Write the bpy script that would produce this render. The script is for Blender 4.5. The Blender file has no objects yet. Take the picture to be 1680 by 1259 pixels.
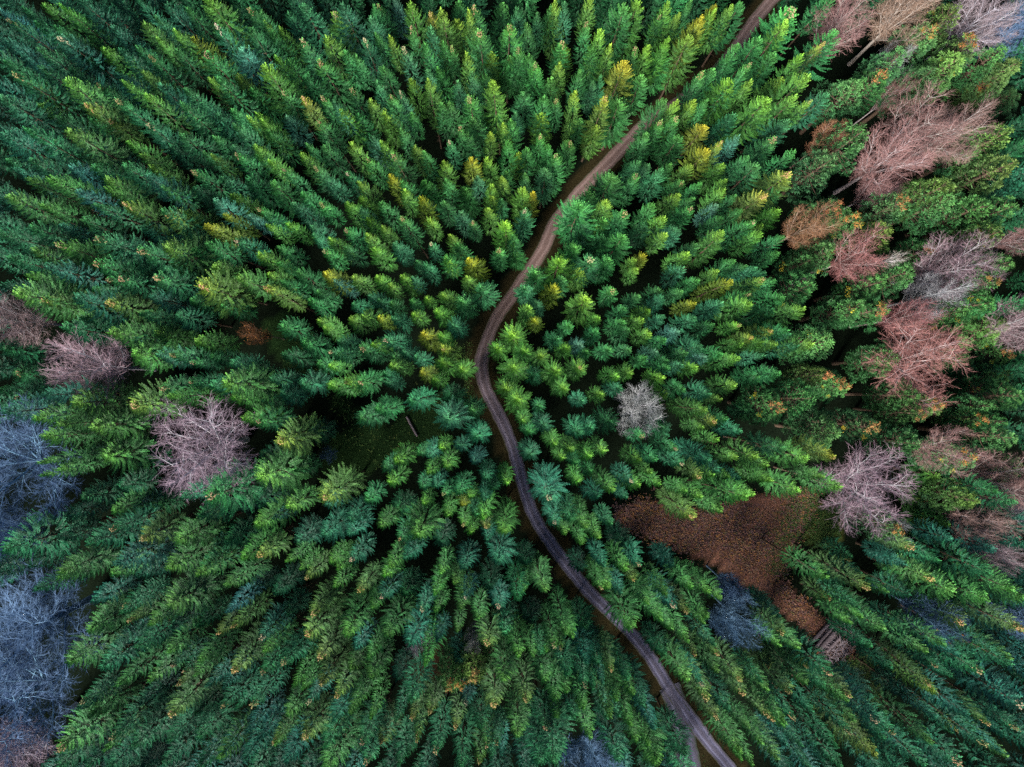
# tree tops traced from the photograph, per 420 px tile, unit 2.5 px: x,y,code
TILES = {
(0,0): "15,2g 8,12gt 3,24b 43,4Y 36,17g 41,22bt 33,1y 88,12y 101,6g 115,17yt 110,1b 90,2b 72,3b 55,1b 136,1y 162,6gt 160,20g 138,18bt 157,32c 136,36gt 127,28o 91,30g 97,37gt 115,36g 87,44y 102,26y 70,45b 63,56gt 82,53y 94,65yt 102,57b 135,53yt 123,58g 133,67b 155,69g 165,75yt 154,84g 118,71g 77,70gt 94,85bt 118,88g 131,98g 92,99y 104,110y 79,110g 25,43g 10,50gt 2,40g 37,53Yt 56,68ot 71,81ot 44,78g 46,87yt 1,65g 16,88g 1,90b 46,108c 16,104g 34,115y 18,121y 10,115b 66,121yt 94,118b 126,110gt 137,102y 155,104gt 150,98b 139,90g 167,97y 83,91y 25,30g 10,32b 110,120g 145,55g 3,3c",
(1,0): "1,7g 7,11y 15,14y 19,5b 30,1b 28,28gt 12,37y 22,43g 4,46yt 17,58gt 28,67ot 41,62gt 44,24y 51,8yt 56,2b 43,42gt 56,34g 65,38g 70,29bt 74,15b 82,4gt 90,0c 100,3y 73,2g 81,20g 88,22yt 100,21gt 98,33bt 84,43g 112,15b 122,2Y 113,11ot 131,14y 138,14yt 147,4gt 147,22Gt 164,19Gt 120,27g 112,30g 127,31gt 135,38y 143,47b 115,48b 124,44g 131,52b 151,50g 158,53Y 142,65gt 109,55Y 99,54y 85,57gt 76,54b 61,58gt 72,66y 94,65bt 101,75g 121,73g 126,64g 132,82gt 165,79y 56,71yt 51,70b 41,79gt 20,78c 1,73yt 5,83y 10,87g 1,96g 10,102y 28,101yt 37,93g 43,96g 61,95y 75,89b 83,94y 97,88g 104,94y 128,92bt 140,90g 152,87yt 163,95g 154,101yt 136,102o 111,100g 93,103gt 72,102gt 20,112gt 40,113gt 47,112b 60,111bt 119,109y 145,113b 161,114y 89,117o 70,120y 127,117g 28,120g 10,120g 98,120g 152,123y",
(2,0): "4,5b 18,8b 13,15g 4,28gt 12,38g 18,41gt 30,24gt 31,2Y 24,3g 37,32y 32,40y 44,45g 40,0b 50,14gt 52,1y 59,20yt 67,29yt 73,41O 79,30gt 83,2Y 73,3g 98,10gt 91,29y 102,22y 108,8y 116,2g 122,10O 118,25y 131,6yt 134,1o 142,3y 150,2g 104,3y 53,53b 59,52b 44,61yt 59,64Ot 71,68g 98,46b 9,60b 18,65g 31,63gt 5,76b 1,82g 17,89gt 11,97g 24,97g 30,100Gt 39,92gt 3,103y 9,113g 0,110g 87,50g 123,55gt 107,64y 98,66g 97,80Gt 109,77gt 119,66yt 127,69g 88,90g 83,103b 88,107b 105,105g 98,112b 84,117gt 64,117g 115,107y 112,120gt 123,120g 141,120y 140,94ot 129,97o 149,91c 155,42Gt 143,54yt 162,51Y 146,37g 165,22g 167,60y 155,100g 160,110g 127,80o 150,30g",
(3,0): "22,3Gt 13,13yt 35,26ot 43,24g 27,34yt 21,46Y 22,60Y 28,66yt 37,63b 3,92gt 12,115ot 15,100g 60,54P 111,17Po 126,4Py 138,24Po 156,31Py 128,36Py 143,55Po 110,45P 165,40P 162,60P 140,90Py 65,84P 44,103P 76,48Po 120,120P 160,85P 165,105P 90,33P",
(0,1): "4,6yt 48,1c 65,10g 82,11ot 72,0y 104,10g 112,15ot 138,8c 149,18o 136,21O 161,14c 155,33bt 137,33g 65,30gt 94,37gt 111,35yt 36,35yt 19,44y 36,50b 59,49gt 71,54gt 78,57gt 101,55gt 134,60ot 158,56y 11,66Yt 28,71ot 45,74b 69,74ot 67,92Y 83,107y 102,108b 112,110gt 126,111gt 44,91g 10,119gt 1,104g 151,125y 3,46g 3,26g 20,22g 30,5y 123,124gt 26,112g",
(1,1): "8,11gt 3,15b 6,22y 19,19y 43,10gt 59,7y 66,12b 70,2y 83,9g 93,1y 57,21gt 72,18y 80,24y 97,19gt 106,8o 112,14yt 122,5g 132,13b 141,20gt 152,14y 159,5b 163,23yt 154,1y 37,22b 35,32b 47,31y 19,36g 1,42yt 15,46g 42,40gt 57,37g 70,31y 77,39y 89,32B 114,35bt 104,46b 113,50b 124,42g 131,29y 137,38g 146,45O 157,38gt 128,49yt 136,56y 146,63B 126,62y 110,68yt 105,59b 95,54Y 76,54Y 64,58y 86,63y 76,66b 50,57C 44,54o 23,53G 7,53yt 6,67Ot 17,60g 32,73g 42,70g 61,70b 68,76y 82,72b 87,74g 100,72g 103,80yt 121,76y 129,84b 78,85o 92,81b 60,85y 40,84y 44,89y 86,93Bt 74,97yt 55,96b 108,97O 121,95y 125,104ot 47,102bt 67,106Gt 58,107g 39,114g 47,117yt 88,114Y 90,106g 107,112b 119,114y 110,119o 132,116Y 66,123gt 84,123b 117,123y 95,103b",
(2,1): "11,4o 6,13bt 2,28g 3,38g 6,1y 65,4Yt 45,10G 75,12Gt 49,24b 40,34g 52,43Bt 32,48Y 33,57g 25,65o 20,73b 8,79Y 19,85o 4,96Yt 8,104y 20,106y 34,87g 26,93b 34,104y 43,98c 52,106g 3,116Y 28,118Y 47,117Yt 48,74Yt 54,82y 68,64gt 73,30G 92,9g 100,14y 105,1y 117,9gt 107,19b 114,25b 134,9c 138,17g 158,18Gt 150,11g 118,1g 142,1y 148,3g 162,1ot 101,27yt 80,44y 84,52yt 90,42o 113,40yt 115,50b 120,34g 142,33Yt 155,42g 165,28y 167,47b 136,52yt 147,49g 156,51b 122,56g 142,59O 164,58yt 155,65gt 155,73y 108,66g 99,66g 83,68g 88,76y 76,79g 101,75b 117,74o 140,76B 124,85b 134,89g 152,88yt 69,87g 81,84y 73,93g 90,94yt 78,101g 57,96g 103,98g 123,97B 127,105c 112,108g 88,113g 64,103g 79,118y 68,119y 99,109g 103,115g 108,117b 123,114yt 98,123yt 149,113Yt 137,103g 161,94ot 155,96y 165,100y 164,110b 98,87b 105,91c 94,105c",
(3,1): "3,26y 10,28g 6,42g 4,60g 10,66g 21,77Y 2,90ot 13,89g 14,96b 5,99y 31,99yt 16,104b 7,120g 91,5Po 123,3Po 145,8P 165,8Py 48,8Po 60,16Po 156,25Py 108,37Po 80,24P 42,38Py 30,44Py 95,52P 78,58Py 62,75P 78,76Po 153,58Po 150,72P 157,88P 31,60Py 85,110P 160,106Po 130,78Py 50,125Po 41,120Po 130,110P 160,120P 163,45P 40,98Py",
(0,2): "11,8gt 26,7b 1,17b 23,20yt 50,12yt 87,12ot 103,1gt 115,8Y 155,13y 163,25y 63,28Y 40,28y 24,38yt 27,53Yt 38,54yt 26,60y 69,49yt 93,48g 138,75Gt 121,76b 73,82y 71,95gt 91,99ot 117,103y 108,120yt 39,124yt 76,118b 132,120g 157,115y 3,110g 60,105g 104,80g 90,80b",
(1,2): "45,4Yt 60,1yt 88,1b 100,9b 70,20g 80,18g 2,26gt 18,33Ot 2,61Yt 22,80yt 43,74Ot 45,80b 71,75g 13,88b 59,88b 1,92y 2,111ot 21,118yt 43,100b 64,97b 79,96y 102,99Y 92,102gt 62,115bt 47,119y 54,118y 86,119Yt 100,118b 122,120yt 139,118b 160,117b 30,122y 80,54g 89,52Y 105,48g 113,44b 121,39yt 124,22b 145,35B 121,52y 114,55y 134,46b 144,50c 160,60Yt 88,66yt 105,69g 115,66b 125,73gt 135,69g 151,61b 148,72b 155,70g 111,79yt 122,83y 133,80o 141,76y 150,83Y 133,90yt 148,94ot 140,97y 152,100b 165,93y 138,85g 166,66g",
(2,2): "4,13Y 9,22y 20,16g 37,2Y 46,10b 60,10y 70,4b 20,29B 27,37Y 12,32g 43,28b 51,32b 40,43y 14,48b 31,49y 52,50Y 60,44yt 43,50g 51,57g 46,62y 26,70Bt 86,40gt 103,41gt 98,28b 115,2g 101,5yt 130,4b 148,2yt 135,10y 126,17Y 136,24ot 125,30y 144,22g 149,30b 135,39yt 128,46B 110,52bt 96,49g 82,50y 89,57y 75,61bt 63,68Yt 57,74b 82,70yt 72,76b 97,67y 125,57ot 132,63y 143,64y 145,52yt 137,57b 160,47yt 151,65b 167,62y 123,73yt 113,74y 119,86Ot 136,79y 135,85y 158,76yt 152,82Y 30,91bt 40,87g 50,92Y 40,100yt 58,100yt 48,103y 73,121yt 86,121bt 61,120b 63,92g",
(3,2): "2,50y 10,44g 25,48y 45,53ot 3,61yt 35,61y 42,43o 47,68yt 18,70yt 103,77ot 103,89ot 111,61y 119,92y 120,104b 100,110ot 82,113b 91,119b 54,118ot 59,113g 62,124g 114,118g 146,121g 140,78P 127,81Py 148,70g 160,80g 168,108b 150,110b 8,15Po 45,33Po 71,29Po 115,15Po 104,20Po 146,24Po 163,36Po 100,40P 136,50Po 53,2Po 137,2Po 168,8Po 88,97Po 160,25P 150,15P 165,55P 30,10P 100,8P",
(0,3): "38,1yt 73,3yt 133,3yt 149,7y 82,18gt 87,29ot 97,29yt 112,23yt 146,24c 155,33ot 143,36ot 56,38y 39,58y 63,61g 79,71y 97,66yt 105,50yt 112,60gt 119,60gt 131,55yt 116,72ot 123,68yt 111,88Ot 149,61ot 134,75b 145,73b 148,88gt 48,84gt 50,93g 60,93y 70,104gt 40,115yt 65,116yt 35,125g 70,123g 107,123g 130,112g 145,120yt 140,118b 160,122b 156,92g 163,101b 87,110g 90,50g 113,108g 75,25g 28,12g",
(1,3): "29,3ot 38,22ot 31,39ot 56,31yt 54,6y 69,10ot 84,3yt 83,18bt 73,21y 1,38bt 3,52yt 4,64gt 20,57gt 41,58ot 42,73Ot 23,69y 28,77y 2,82gt 36,86bt 52,78ot 60,63yt 62,48b 86,43Y 82,46y 75,52y 73,67y 71,84Yt 62,90y 73,94y 18,95y 13,104ot 12,113yt 32,108ot 53,96b 47,112g 70,109gt 84,111ot 100,115g 69,124gt 2,110b 20,122b 48,123y 109,54Y 109,24bt 122,28y 129,39y 115,10y 129,4yt 121,9y 133,10y 132,23y 140,19bt 145,30y 158,23bt 103,49b 120,46b 163,68Yt 155,49ot 126,75Po 134,74Po 142,69Po 137,86bt 155,88ot 117,92ot 102,93ot 130,99ot 101,104ot 101,82g 92,97g 119,114gt 152,115yt 145,124yt 161,113gt 131,122g 155,122g 163,122b 92,123g",
(2,3): "2,14g 8,13y 18,14Y 62,4yt 61,12yt 81,3ot 74,10b 82,32Yt 91,18yt 96,29Y 100,11y 108,22Bt 115,26ot 118,10y 127,17Yt 136,15y 127,27yt 131,32y 105,39y 115,43Yt 122,50ot 135,56ot 34,33Y 48,36g 26,43Yt 40,45y 25,51y 33,50yt 1,52Yt 18,53g 10,56y 49,54b 58,50bt 66,64Ot 36,66g 57,62g 62,72b 72,67g 49,69gt 20,72y 29,82Y 37,80y 43,86y 51,91y 65,90yt 71,85yt 77,82y 87,84G 55,75g 78,97Y 93,100b 82,108y 88,109y 61,99g 68,96g 42,98g 30,97y 24,100gt 6,107Y 50,110y 31,123g 20,122g 70,119g 97,124yt 92,123y 115,72Yt 127,72bt 130,81ot 133,95ot 142,89g 150,67ot 154,80ot 166,62ot 156,104y 147,116Yt 152,122y 166,90ot 168,100ot 160,124y 164,70g 135,65yt 6,81ot 165,112y 131,45g",
(3,3): "9,47yt 12,40ot 22,50yt 25,60ot 26,71Y 41,65gt 53,78ot 14,78ot 15,94Yt 7,99yt 21,97gt 38,77g 51,89Y 57,95y 53,100gt 1,77yt 31,88g 43,15ot 71,10Ot 76,14yt 70,25Yt 67,30yt 53,31yt 79,44Yt 77,35g 63,20g 50,7g 39,3y 109,2ot 121,14yt 143,18yt 160,7Yt 167,14yt 130,33ot 114,46y 126,54b 103,52yt 108,69Ot 112,78o 122,69g 113,60gt 143,66gt 162,61g 161,54yt 168,39Ot 147,97ot 134,87b 75,97Bt 85,106gt 105,108y 77,109g 124,99ot 70,121O 88,115b 104,125g 142,114gt 135,100g 155,105b 162,100gt 168,87bt 36,120b 45,114g 51,125g 14,115b 8,120yt 27,125g 120,104g 130,126gt 115,97b 160,122yt 152,115b 21,115g",
}

SHOWN = [1, 3, 5, 7, 10, 12, 13, 14, 16, 17, 18, 19, 22, 23, 29, 30, 37, 38, 39, 40, 44, 45, 46, 48, 49, 51, 52, 53, 54, 55, 57, 58, 59, 61, 62, 63, 70, 73, 79, 82, 83, 87, 89, 90, 93, 97, 103, 105, 110, 111, 121, 122, 123, 137, 146, 159, 172, 192, 194, 195, 202, 206, 211, 212, 226, 229, 240, 246, 249, 252, 253, 255, 256, 258, 259, 261, 263, 264, 266, 268, 270, 271, 272, 273, 277, 282, 283, 284, 285, 286, 287, 288, 289, 291, 292, 293, 294, 295, 297, 298, 299, 300, 304, 305, 306, 307, 308, 309, 310, 311, 327, 335, 358, 369, 371, 405, 415, 419, 420, 426, 434, 437, 440, 454, 462, 470, 492, 527, 528, 530, 531, 533, 536, 537, 538, 542, 543, 544, 546, 547, 548, 549, 550, 551, 552, 553, 554, 555, 556, 562, 564, 565, 566, 567, 568, 569, 573, 574, 575, 577, 580, 589, 596, 620, 622, 642, 651, 673, 678, 682, 694, 695, 700, 701, 704, 706, 714, 715, 716, 717, 718, 721, 722, 726, 728, 730, 731, 732, 733, 735, 738, 741, 742, 745, 748, 749, 750, 752, 753, 754, 755, 756, 758, 761, 762, 763, 765, 767, 768, 769, 771, 775, 776, 777, 778, 779, 780, 783, 788, 795, 798, 799, 800, 801, 804, 806, 807, 808, 820, 822, 823, 825, 830, 832, 836, 840, 842, 847, 854, 862, 863, 864, 868, 887, 897, 898, 900, 901, 902, 903, 905, 908, 909, 910, 914, 921, 925, 928, 929, 942, 947, 951, 952, 953, 954, 955, 956, 957, 958, 961, 962, 965, 966, 968, 970, 971, 973, 976, 978, 979, 982, 983, 986, 991, 1002, 1003, 1007, 1008, 1020, 1030, 1038, 1063, 1068, 1076, 1100, 1128, 1131, 1132, 1155, 1193]
SUN_E, SUN_ANG, SKY_S, EXPO, SUN_ELEV = 5.0, 16.0, 0.06, 1.38, 42.0
import bpy, math, random, re
import numpy as np
from mathutils import Vector, Matrix, noise

# ------------------------------------------------------------------ setup
SC = bpy.context.scene
COL = SC.collection
H, F, CX, CY = 100.0, 1120.0, 840.0, 629.5       # drone height (m), focal length and centre in photo pixels

def at(px, py, z=0.0):
    k = (H - z) / F
    return ((px - CX) * k, -(py - CY) * k, z)

def px_of(x, y, z=0.0):
    k = F / (H - z)
    return (CX + x * k, CY - y * k)

# ------------------------------------------------------------------ materials
def material(name):
    m = bpy.data.materials.new(name); m.use_nodes = True
    nt = m.node_tree; nt.nodes.clear()
    out = nt.nodes.new('ShaderNodeOutputMaterial')
    b = nt.nodes.new('ShaderNodeBsdfPrincipled')
    nt.links.new(b.outputs[0], out.inputs['Surface'])
    return m, nt, b

def node(nt, typ, **kw):
    n = nt.nodes.new(typ)
    for k, v in kw.items():
        if k.startswith('i_'):
            n.inputs[k[2:].replace('_', ' ')].default_value = v
        else:
            setattr(n, k, v)
    return n

def ramp(nt, fac, stops):
    r = nt.nodes.new('ShaderNodeValToRGB')
    e = r.color_ramp.elements
    while len(e) < len(stops): e.new(0.5)
    for el, (p, c) in zip(e, stops):
        el.position = p; el.color = (*c, 1)
    nt.links.new(fac, r.inputs['Fac'])
    return r.outputs['Color']

def mixc(nt, fac, a, b, blend='MIX'):
    m = node(nt, 'ShaderNodeMix', data_type='RGBA', blend_type=blend)
    for s, v in (('Factor', fac), ('A', a), ('B', b)):
        sock = [i for i in m.inputs if i.name == s and (i.type == 'RGBA' if s != 'Factor' else i.type == 'VALUE')][0]
        if hasattr(v, 'is_output'): nt.links.new(v, sock)
        else: sock.default_value = v if s == 'Factor' else (*v, 1)
    return [o for o in m.outputs if o.type == 'RGBA'][0]

def scaled(nt, col, fac_sock):
    vm = node(nt, 'ShaderNodeVectorMath', operation='SCALE')
    nt.links.new(col, vm.inputs[0]); nt.links.new(fac_sock, vm.inputs['Scale'])
    return vm.outputs[0]

def noise_tex(nt, scale, detail=4, rough=0.6, coord='Object'):
    tc = node(nt, 'ShaderNodeTexCoord')
    n = node(nt, 'ShaderNodeTexNoise')
    n.inputs['Scale'].default_value = scale; n.inputs['Detail'].default_value = detail
    n.inputs['Roughness'].default_value = rough
    nt.links.new(tc.outputs[coord], n.inputs['Vector'])
    return n.outputs['Fac']

def foliage_material(name, source):
    """needle foliage; the tree's own colour from the object or, in a merged mass, from a colour attribute"""
    m, nt, b = material(name)
    if source == 'object':
        col = node(nt, 'ShaderNodeObjectInfo').outputs['Color']
    else:
        col = node(nt, 'ShaderNodeAttribute', attribute_name='tree_colour').outputs['Color']
    at_ = node(nt, 'ShaderNodeAttribute', attribute_name='spray')          # r: per branch tone, g: along the shoot, b: painted top light
    sep = node(nt, 'ShaderNodeSeparateColor'); nt.links.new(at_.outputs['Color'], sep.inputs[0])
    mr = node(nt, 'ShaderNodeMapRange'); nt.links.new(sep.outputs[0], mr.inputs['Value'])
    mr.inputs['To Min'].default_value = 0.5; mr.inputs['To Max'].default_value = 1.6
    c1 = scaled(nt, col, mr.outputs[0])
    tp = node(nt, 'ShaderNodeMath', operation='MULTIPLY'); nt.links.new(sep.outputs[2], tp.inputs[0])     # pale crown top: light from above put into the needle colour
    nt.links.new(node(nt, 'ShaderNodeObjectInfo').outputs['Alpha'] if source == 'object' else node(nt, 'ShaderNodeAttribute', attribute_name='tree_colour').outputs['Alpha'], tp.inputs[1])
    lit_top = mixc(nt, 1.0, c1, (5.6, 3.2, 2.1), 'MULTIPLY')
    c1 = mixc(nt, tp.outputs[0], c1, lit_top)
    mul = mixc(nt, 1.0, c1, (2.3, 2.0, 1.6), 'MULTIPLY')                  # younger, paler needles at the shoot ends
    c2 = mixc(nt, sep.outputs[1], c1, mul)
    nt.links.new(c2, b.inputs['Base Color'])
    b.inputs['Roughness'].default_value = 0.55
    b.inputs['Specular IOR Level'].default_value = 0.25
    return m

def flat_material(name, base, var=0.35, scale=3.0, rough=0.85, objcol=False, spec=0.2):
    m, nt, b = material(name)
    f = noise_tex(nt, scale)
    mr = node(nt, 'ShaderNodeMapRange'); nt.links.new(f, mr.inputs['Value'])
    mr.inputs['From Min'].default_value = 0.3; mr.inputs['From Max'].default_value = 0.7
    mr.inputs['To Min'].default_value = 1 - var; mr.inputs['To Max'].default_value = 1 + var
    if objcol:
        c = node(nt, 'ShaderNodeObjectInfo').outputs['Color']
    else:
        r = node(nt, 'ShaderNodeRGB'); r.outputs[0].default_value = (*base, 1); c = r.outputs[0]
    nt.links.new(scaled(nt, c, mr.outputs[0]), b.inputs['Base Color'])
    b.inputs['Roughness'].default_value = rough
    b.inputs['Specular IOR Level'].default_value = spec
    return m

M_NEEDLE = foliage_material('needles', 'object')
M_NEEDLE_MASS = foliage_material('needles_mass', 'attr')
M_BARK = flat_material('bark', (0.09, 0.06, 0.042), 0.4, 6)
M_CONES = flat_material('cone_scales', (0.40, 0.22, 0.12), 0.3, 20, objcol=True)
M_LIMB = flat_material('pale_bark', (0.3, 0.28, 0.27), 0.3, 5, objcol=True)
M_TWIG = flat_material('twig_bark', (0.2, 0.12, 0.1), 0.35, 2, objcol=True)
M_LEAF = flat_material('autumn_leaf', (0.40, 0.15, 0.03), 0.4, 4, objcol=True)
M_WOOD = flat_material('cut_wood', (0.5, 0.36, 0.33), 0.25, 8)
M_WOODBARK = flat_material('log_bark', (0.21, 0.165, 0.18), 0.35, 6)

# ------------------------------------------------------------------ mesh helpers
class MB:
    """collects triangles with two per-vertex numbers (branch tone, place along the shoot)"""
    def __init__(s): s.v = []; s.f = []; s.a = []
    def vert(s, p, a=0.5, g=0.0):
        s.v.append((p[0], p[1], p[2])); s.a.append((a, g, 0.0, 1.0)); return len(s.v) - 1
    def leaf(s, p, d, n, L, w, tone, tip=1.0, fold=0.35):
        """a needle shoot: a small folded blade from p along d (unit), n its upward normal"""
        sx, sy, sz = d[1]*n[2]-d[2]*n[1], d[2]*n[0]-d[0]*n[2], d[0]*n[1]-d[1]*n[0]
        k = L * 0.55; q = w * 0.5; dn = -fold * q
        a = s.vert(p, tone, 0.0)
        b = s.vert((p[0]+d[0]*k+sx*q+n[0]*dn, p[1]+d[1]*k+sy*q+n[1]*dn, p[2]+d[2]*k+sz*q+n[2]*dn), tone, tip*0.5)
        c = s.vert((p[0]+d[0]*L, p[1]+d[1]*L, p[2]+d[2]*L), tone, tip)
        e = s.vert((p[0]+d[0]*k-sx*q+n[0]*dn, p[1]+d[1]*k-sy*q+n[1]*dn, p[2]+d[2]*k-sz*q+n[2]*dn), tone, tip*0.5)
        s.f += [(a, b, c), (a, c, e)]
    def tube(s, pts, radii, sides=5, cap=False):
        rings = []
        for i, p in enumerate(pts):
            p = Vector(p)
            d = Vector(pts[min(i+1, len(pts)-1)]) - Vector(pts[max(i-1, 0)])
            if d.length < 1e-6: d = Vector((0, 0, 1))
            d.normalize()
            u = d.orthogonal().normalized(); w = d.cross(u)
            r = radii[i]
            rings.append([s.vert(p + u*r*math.cos(2*math.pi*j/sides) + w*r*math.sin(2*math.pi*j/sides)) for j in range(sides)])
        for A, B in zip(rings, rings[1:]):
            for j in range(sides):
                k = (j+1) % sides
                s.f += [(A[j], A[k], B[k]), (A[j], B[k], B[j])]
        if cap:
            for R in (rings[0], rings[-1]):
                c = s.vert(sum((Vector(s.v[i]) for i in R), Vector()) / sides)
                for j in range(sides): s.f.append((R[j], R[(j+1) % sides], c))
    def spike(s, p, d, L, r):
        """a twig tapering to a point"""
        p = Vector(p); d = Vector(d).normalized()
        u = d.orthogonal().normalized(); w = d.cross(u)
        ids = [s.vert(p + u*r*math.cos(k*2.0944) + w*r*math.sin(k*2.0944)) for k in range(3)]
        t = s.vert(p + d*L, 0.5, 1.0)
        for k in range(3): s.f.append((ids[k], ids[(k+1) % 3], t))
    def spindle(s, p, d, L, r):
        p = Vector(p); d = Vector(d).normalized()
        u = d.orthogonal().normalized(); w = d.cross(u)
        a = s.vert(p); t = s.vert(p + d*L)
        m = [s.vert(p + d*L*0.45 + u*r*math.cos(k*1.5708) + w*r*math.sin(k*1.5708)) for k in range(4)]
        for k in range(4):
            s.f += [(a, m[k], m[(k+1) % 4]), (m[k], t, m[(k+1) % 4])]
    def mesh(s, name, mat, smooth=False, spray=False):
        me = bpy.data.meshes.new(name)
        me.from_pydata(s.v, [], s.f)
        me.materials.append(mat)
        if spray:
            ca = me.color_attributes.new('spray', 'FLOAT_COLOR', 'POINT')
            ca.data.foreach_set('color', np.array(s.a, dtype=np.float32).ravel())
        if smooth: me.polygons.foreach_set('use_smooth', [True]*len(me.polygons))
        me.update()
        return me

def obj(name, me, parent=None, col=None):
    o = bpy.data.objects.new(name, me); COL.objects.link(o)
    if parent: o.parent = parent
    if col: o.color = (*col, 0)
    return o

def tag(o, label=None, cat=None, group=None, kind=None):
    if label: o['label'] = label
    if cat: o['category'] = cat
    if group: o['group'] = group
    if kind: o['kind'] = kind
    return o

# ------------------------------------------------------------------ spruce meshes (20 m tall, 2.5 m crown radius)
SPH, SPR, SPL = 20.0, 2.5, 15.5

def spruce_crown(seed, dens=1.0, widen=1.0, slim=1.0, droop=0.0, lop=0.3, depth=12.5):
    R = random.Random(seed); mb = MB()
    ph = [R.uniform(0, 6.283) for _ in range(4)]
    def lopsided(az, d):
        return 1 + lop*0.22*math.sin(az+ph[0]) + lop*0.22*math.sin(2*az+ph[1]+d*0.3)
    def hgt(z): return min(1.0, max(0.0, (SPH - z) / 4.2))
    # leader shoot
    for k in range(16):
        z = SPH - 0.02 - 0.085*k; az = k*2.4
        d = Vector((math.cos(az)*0.6, math.sin(az)*0.6, 0.8)).normalized()
        n = Vector((-math.cos(az)*0.8, -math.sin(az)*0.8, 0.6)).normalized()
        mb.leaf((0, 0, z-0.15), d, n, 0.26+0.013*k, 0.15*widen, R.uniform(0.4, 1.0))
    d = 0.42
    while d < depth:
        q = d / depth
        rad = SPR * slim * min(1, d/6.6)**0.74 * (1.0 if q < 0.72 else 1.0 - 0.35*(q-0.72)/0.28)
        nb = int(round(5.6 + 4.8*min(1, d/4.0)))
        if q > 0.7: nb -= int(R.random()*2.5)
        a0 = R.uniform(0, 6.283)
        for b in range(nb):
            az = a0 + 6.283*b/nb + R.uniform(-0.3, 0.3)
            bl = max(0.3, rad * lopsided(az, d) * R.uniform(0.74, 1.16))
            tone = R.random()
            z0 = SPH - d + R.uniform(-0.25, 0.25)
            up = math.radians(44*(1-q)**1.5 + 4 - 30*q - droop*16*q + R.uniform(-9, 9))
            ca, sa = math.cos(az), math.sin(az)
            bend = R.uniform(-0.18, 0.18)
            # branch line: rises, sags in the middle, turns up at the end
            def pt(t):
                r = bl*t*math.cos(up); o = bend*bl*t*t
                z = z0 + bl*t*math.sin(up) - 0.15*bl*math.sin(math.pi*t*0.9) + 0.15*bl*t*t*t
                return (ca*r - sa*o, sa*r + ca*o, z)
            nt_ = max(3, int((3.4 + bl*3.3)*dens))
            t0 = 0.08 if bl < 0.8 else 0.30 if bl < 1.3 else 0.42
            for i in range(nt_+1):
                t = t0 + (1-t0)*i/nt_
                p = pt(t); p1 = pt(min(1.03, t+0.06)); p0 = pt(t-0.03)
                ax = Vector((p1[0]-p0[0], p1[1]-p0[1], p1[2]-p0[2])).normalized()
                side = ax.cross(Vector((0, 0, 1))).normalized()
                nrm = side.cross(ax).normalized()
                if i == nt_:
                    mb.leaf(p, ax, nrm, 0.28*widen+0.03*bl, 0.16*widen, tone); continue
                env = math.sin(math.pi*(0.16+0.80*t)**1.4)**0.6
                tl = min((0.15 + 0.055*bl) * (0.5+0.5*env) * R.uniform(0.75, 1.25), 0.36)*widen**0.5
                for sgn in (-1, 1):
                    dd = (ax*R.uniform(0.72, 1.0) + side*sgn*R.uniform(0.42, 0.78) + nrm*R.uniform(-0.35, 0.2)).normalized()
                    mb.leaf(p, dd, nrm, tl, (0.085+0.12*tl)*widen*R.uniform(0.85, 1.2), min(1, max(0, tone+R.uniform(-0.2, 0.2))), 0.35+0.65*t)
                if R.random() < 0.45*dens:                      # shoots standing on top of the branch
                    dd = (ax*0.8 + nrm*R.uniform(0.3, 0.8) + side*R.uniform(-0.4, 0.4)).normalized()
                    mb.leaf(p, dd, nrm, 0.26*widen, 0.12*widen, tone)
        d += (0.27 + 0.30*min(1, d/5.0)) * R.uniform(0.9, 1.1)
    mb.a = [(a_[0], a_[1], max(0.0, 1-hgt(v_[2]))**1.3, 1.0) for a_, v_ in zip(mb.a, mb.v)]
    return mb

def spruce_trunk(seed):
    R = random.Random(seed); mb = MB()
    zs = [0, 0.5, 2, 6, 11, 15, 18.2, 19.8]
    mb.tube([(R.uniform(-.04, .04)*(0 < i < 7), R.uniform(-.04, .04)*(0 < i < 7), z-0.3*(i == 0)) for i, z in enumerate(zs)],
            [0.32, 0.23, 0.2, 0.16, 0.12, 0.075, 0.035, 0.01], 7)
    for k in range(26):                                       # dead stubs and bare inner branch wood
        z = R.uniform(2.5, 15); az = R.uniform(0, 6.283)
        mb.spike((0, 0, z), (math.cos(az), math.sin(az), R.uniform(-.1, .3)), R.uniform(.7, 1.7), 0.03)
    return mb

def spruce_cones(seed):
    R = random.Random(seed); mb = MB()
    for k in range(34):
        d = 0.05 + 1.3*R.random()**1.3; az = R.uniform(0, 6.283)
        r = 0.10 + 0.26*d*R.uniform(0.3, 1.0)
        mb.spindle((math.cos(az)*r, math.sin(az)*r, SPH-d+0.22+0.35*r), (math.cos(az)*0.5, math.sin(az)*0.5, R.uniform(-0.9, 0.4)), R.uniform(0.2, 0.36), R.uniform(0.055, 0.085))
    mb.tube([(0, 0, SPH-0.5), (0, 0, SPH+0.12)], [0.05, 0.015], 4)
    return mb

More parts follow.
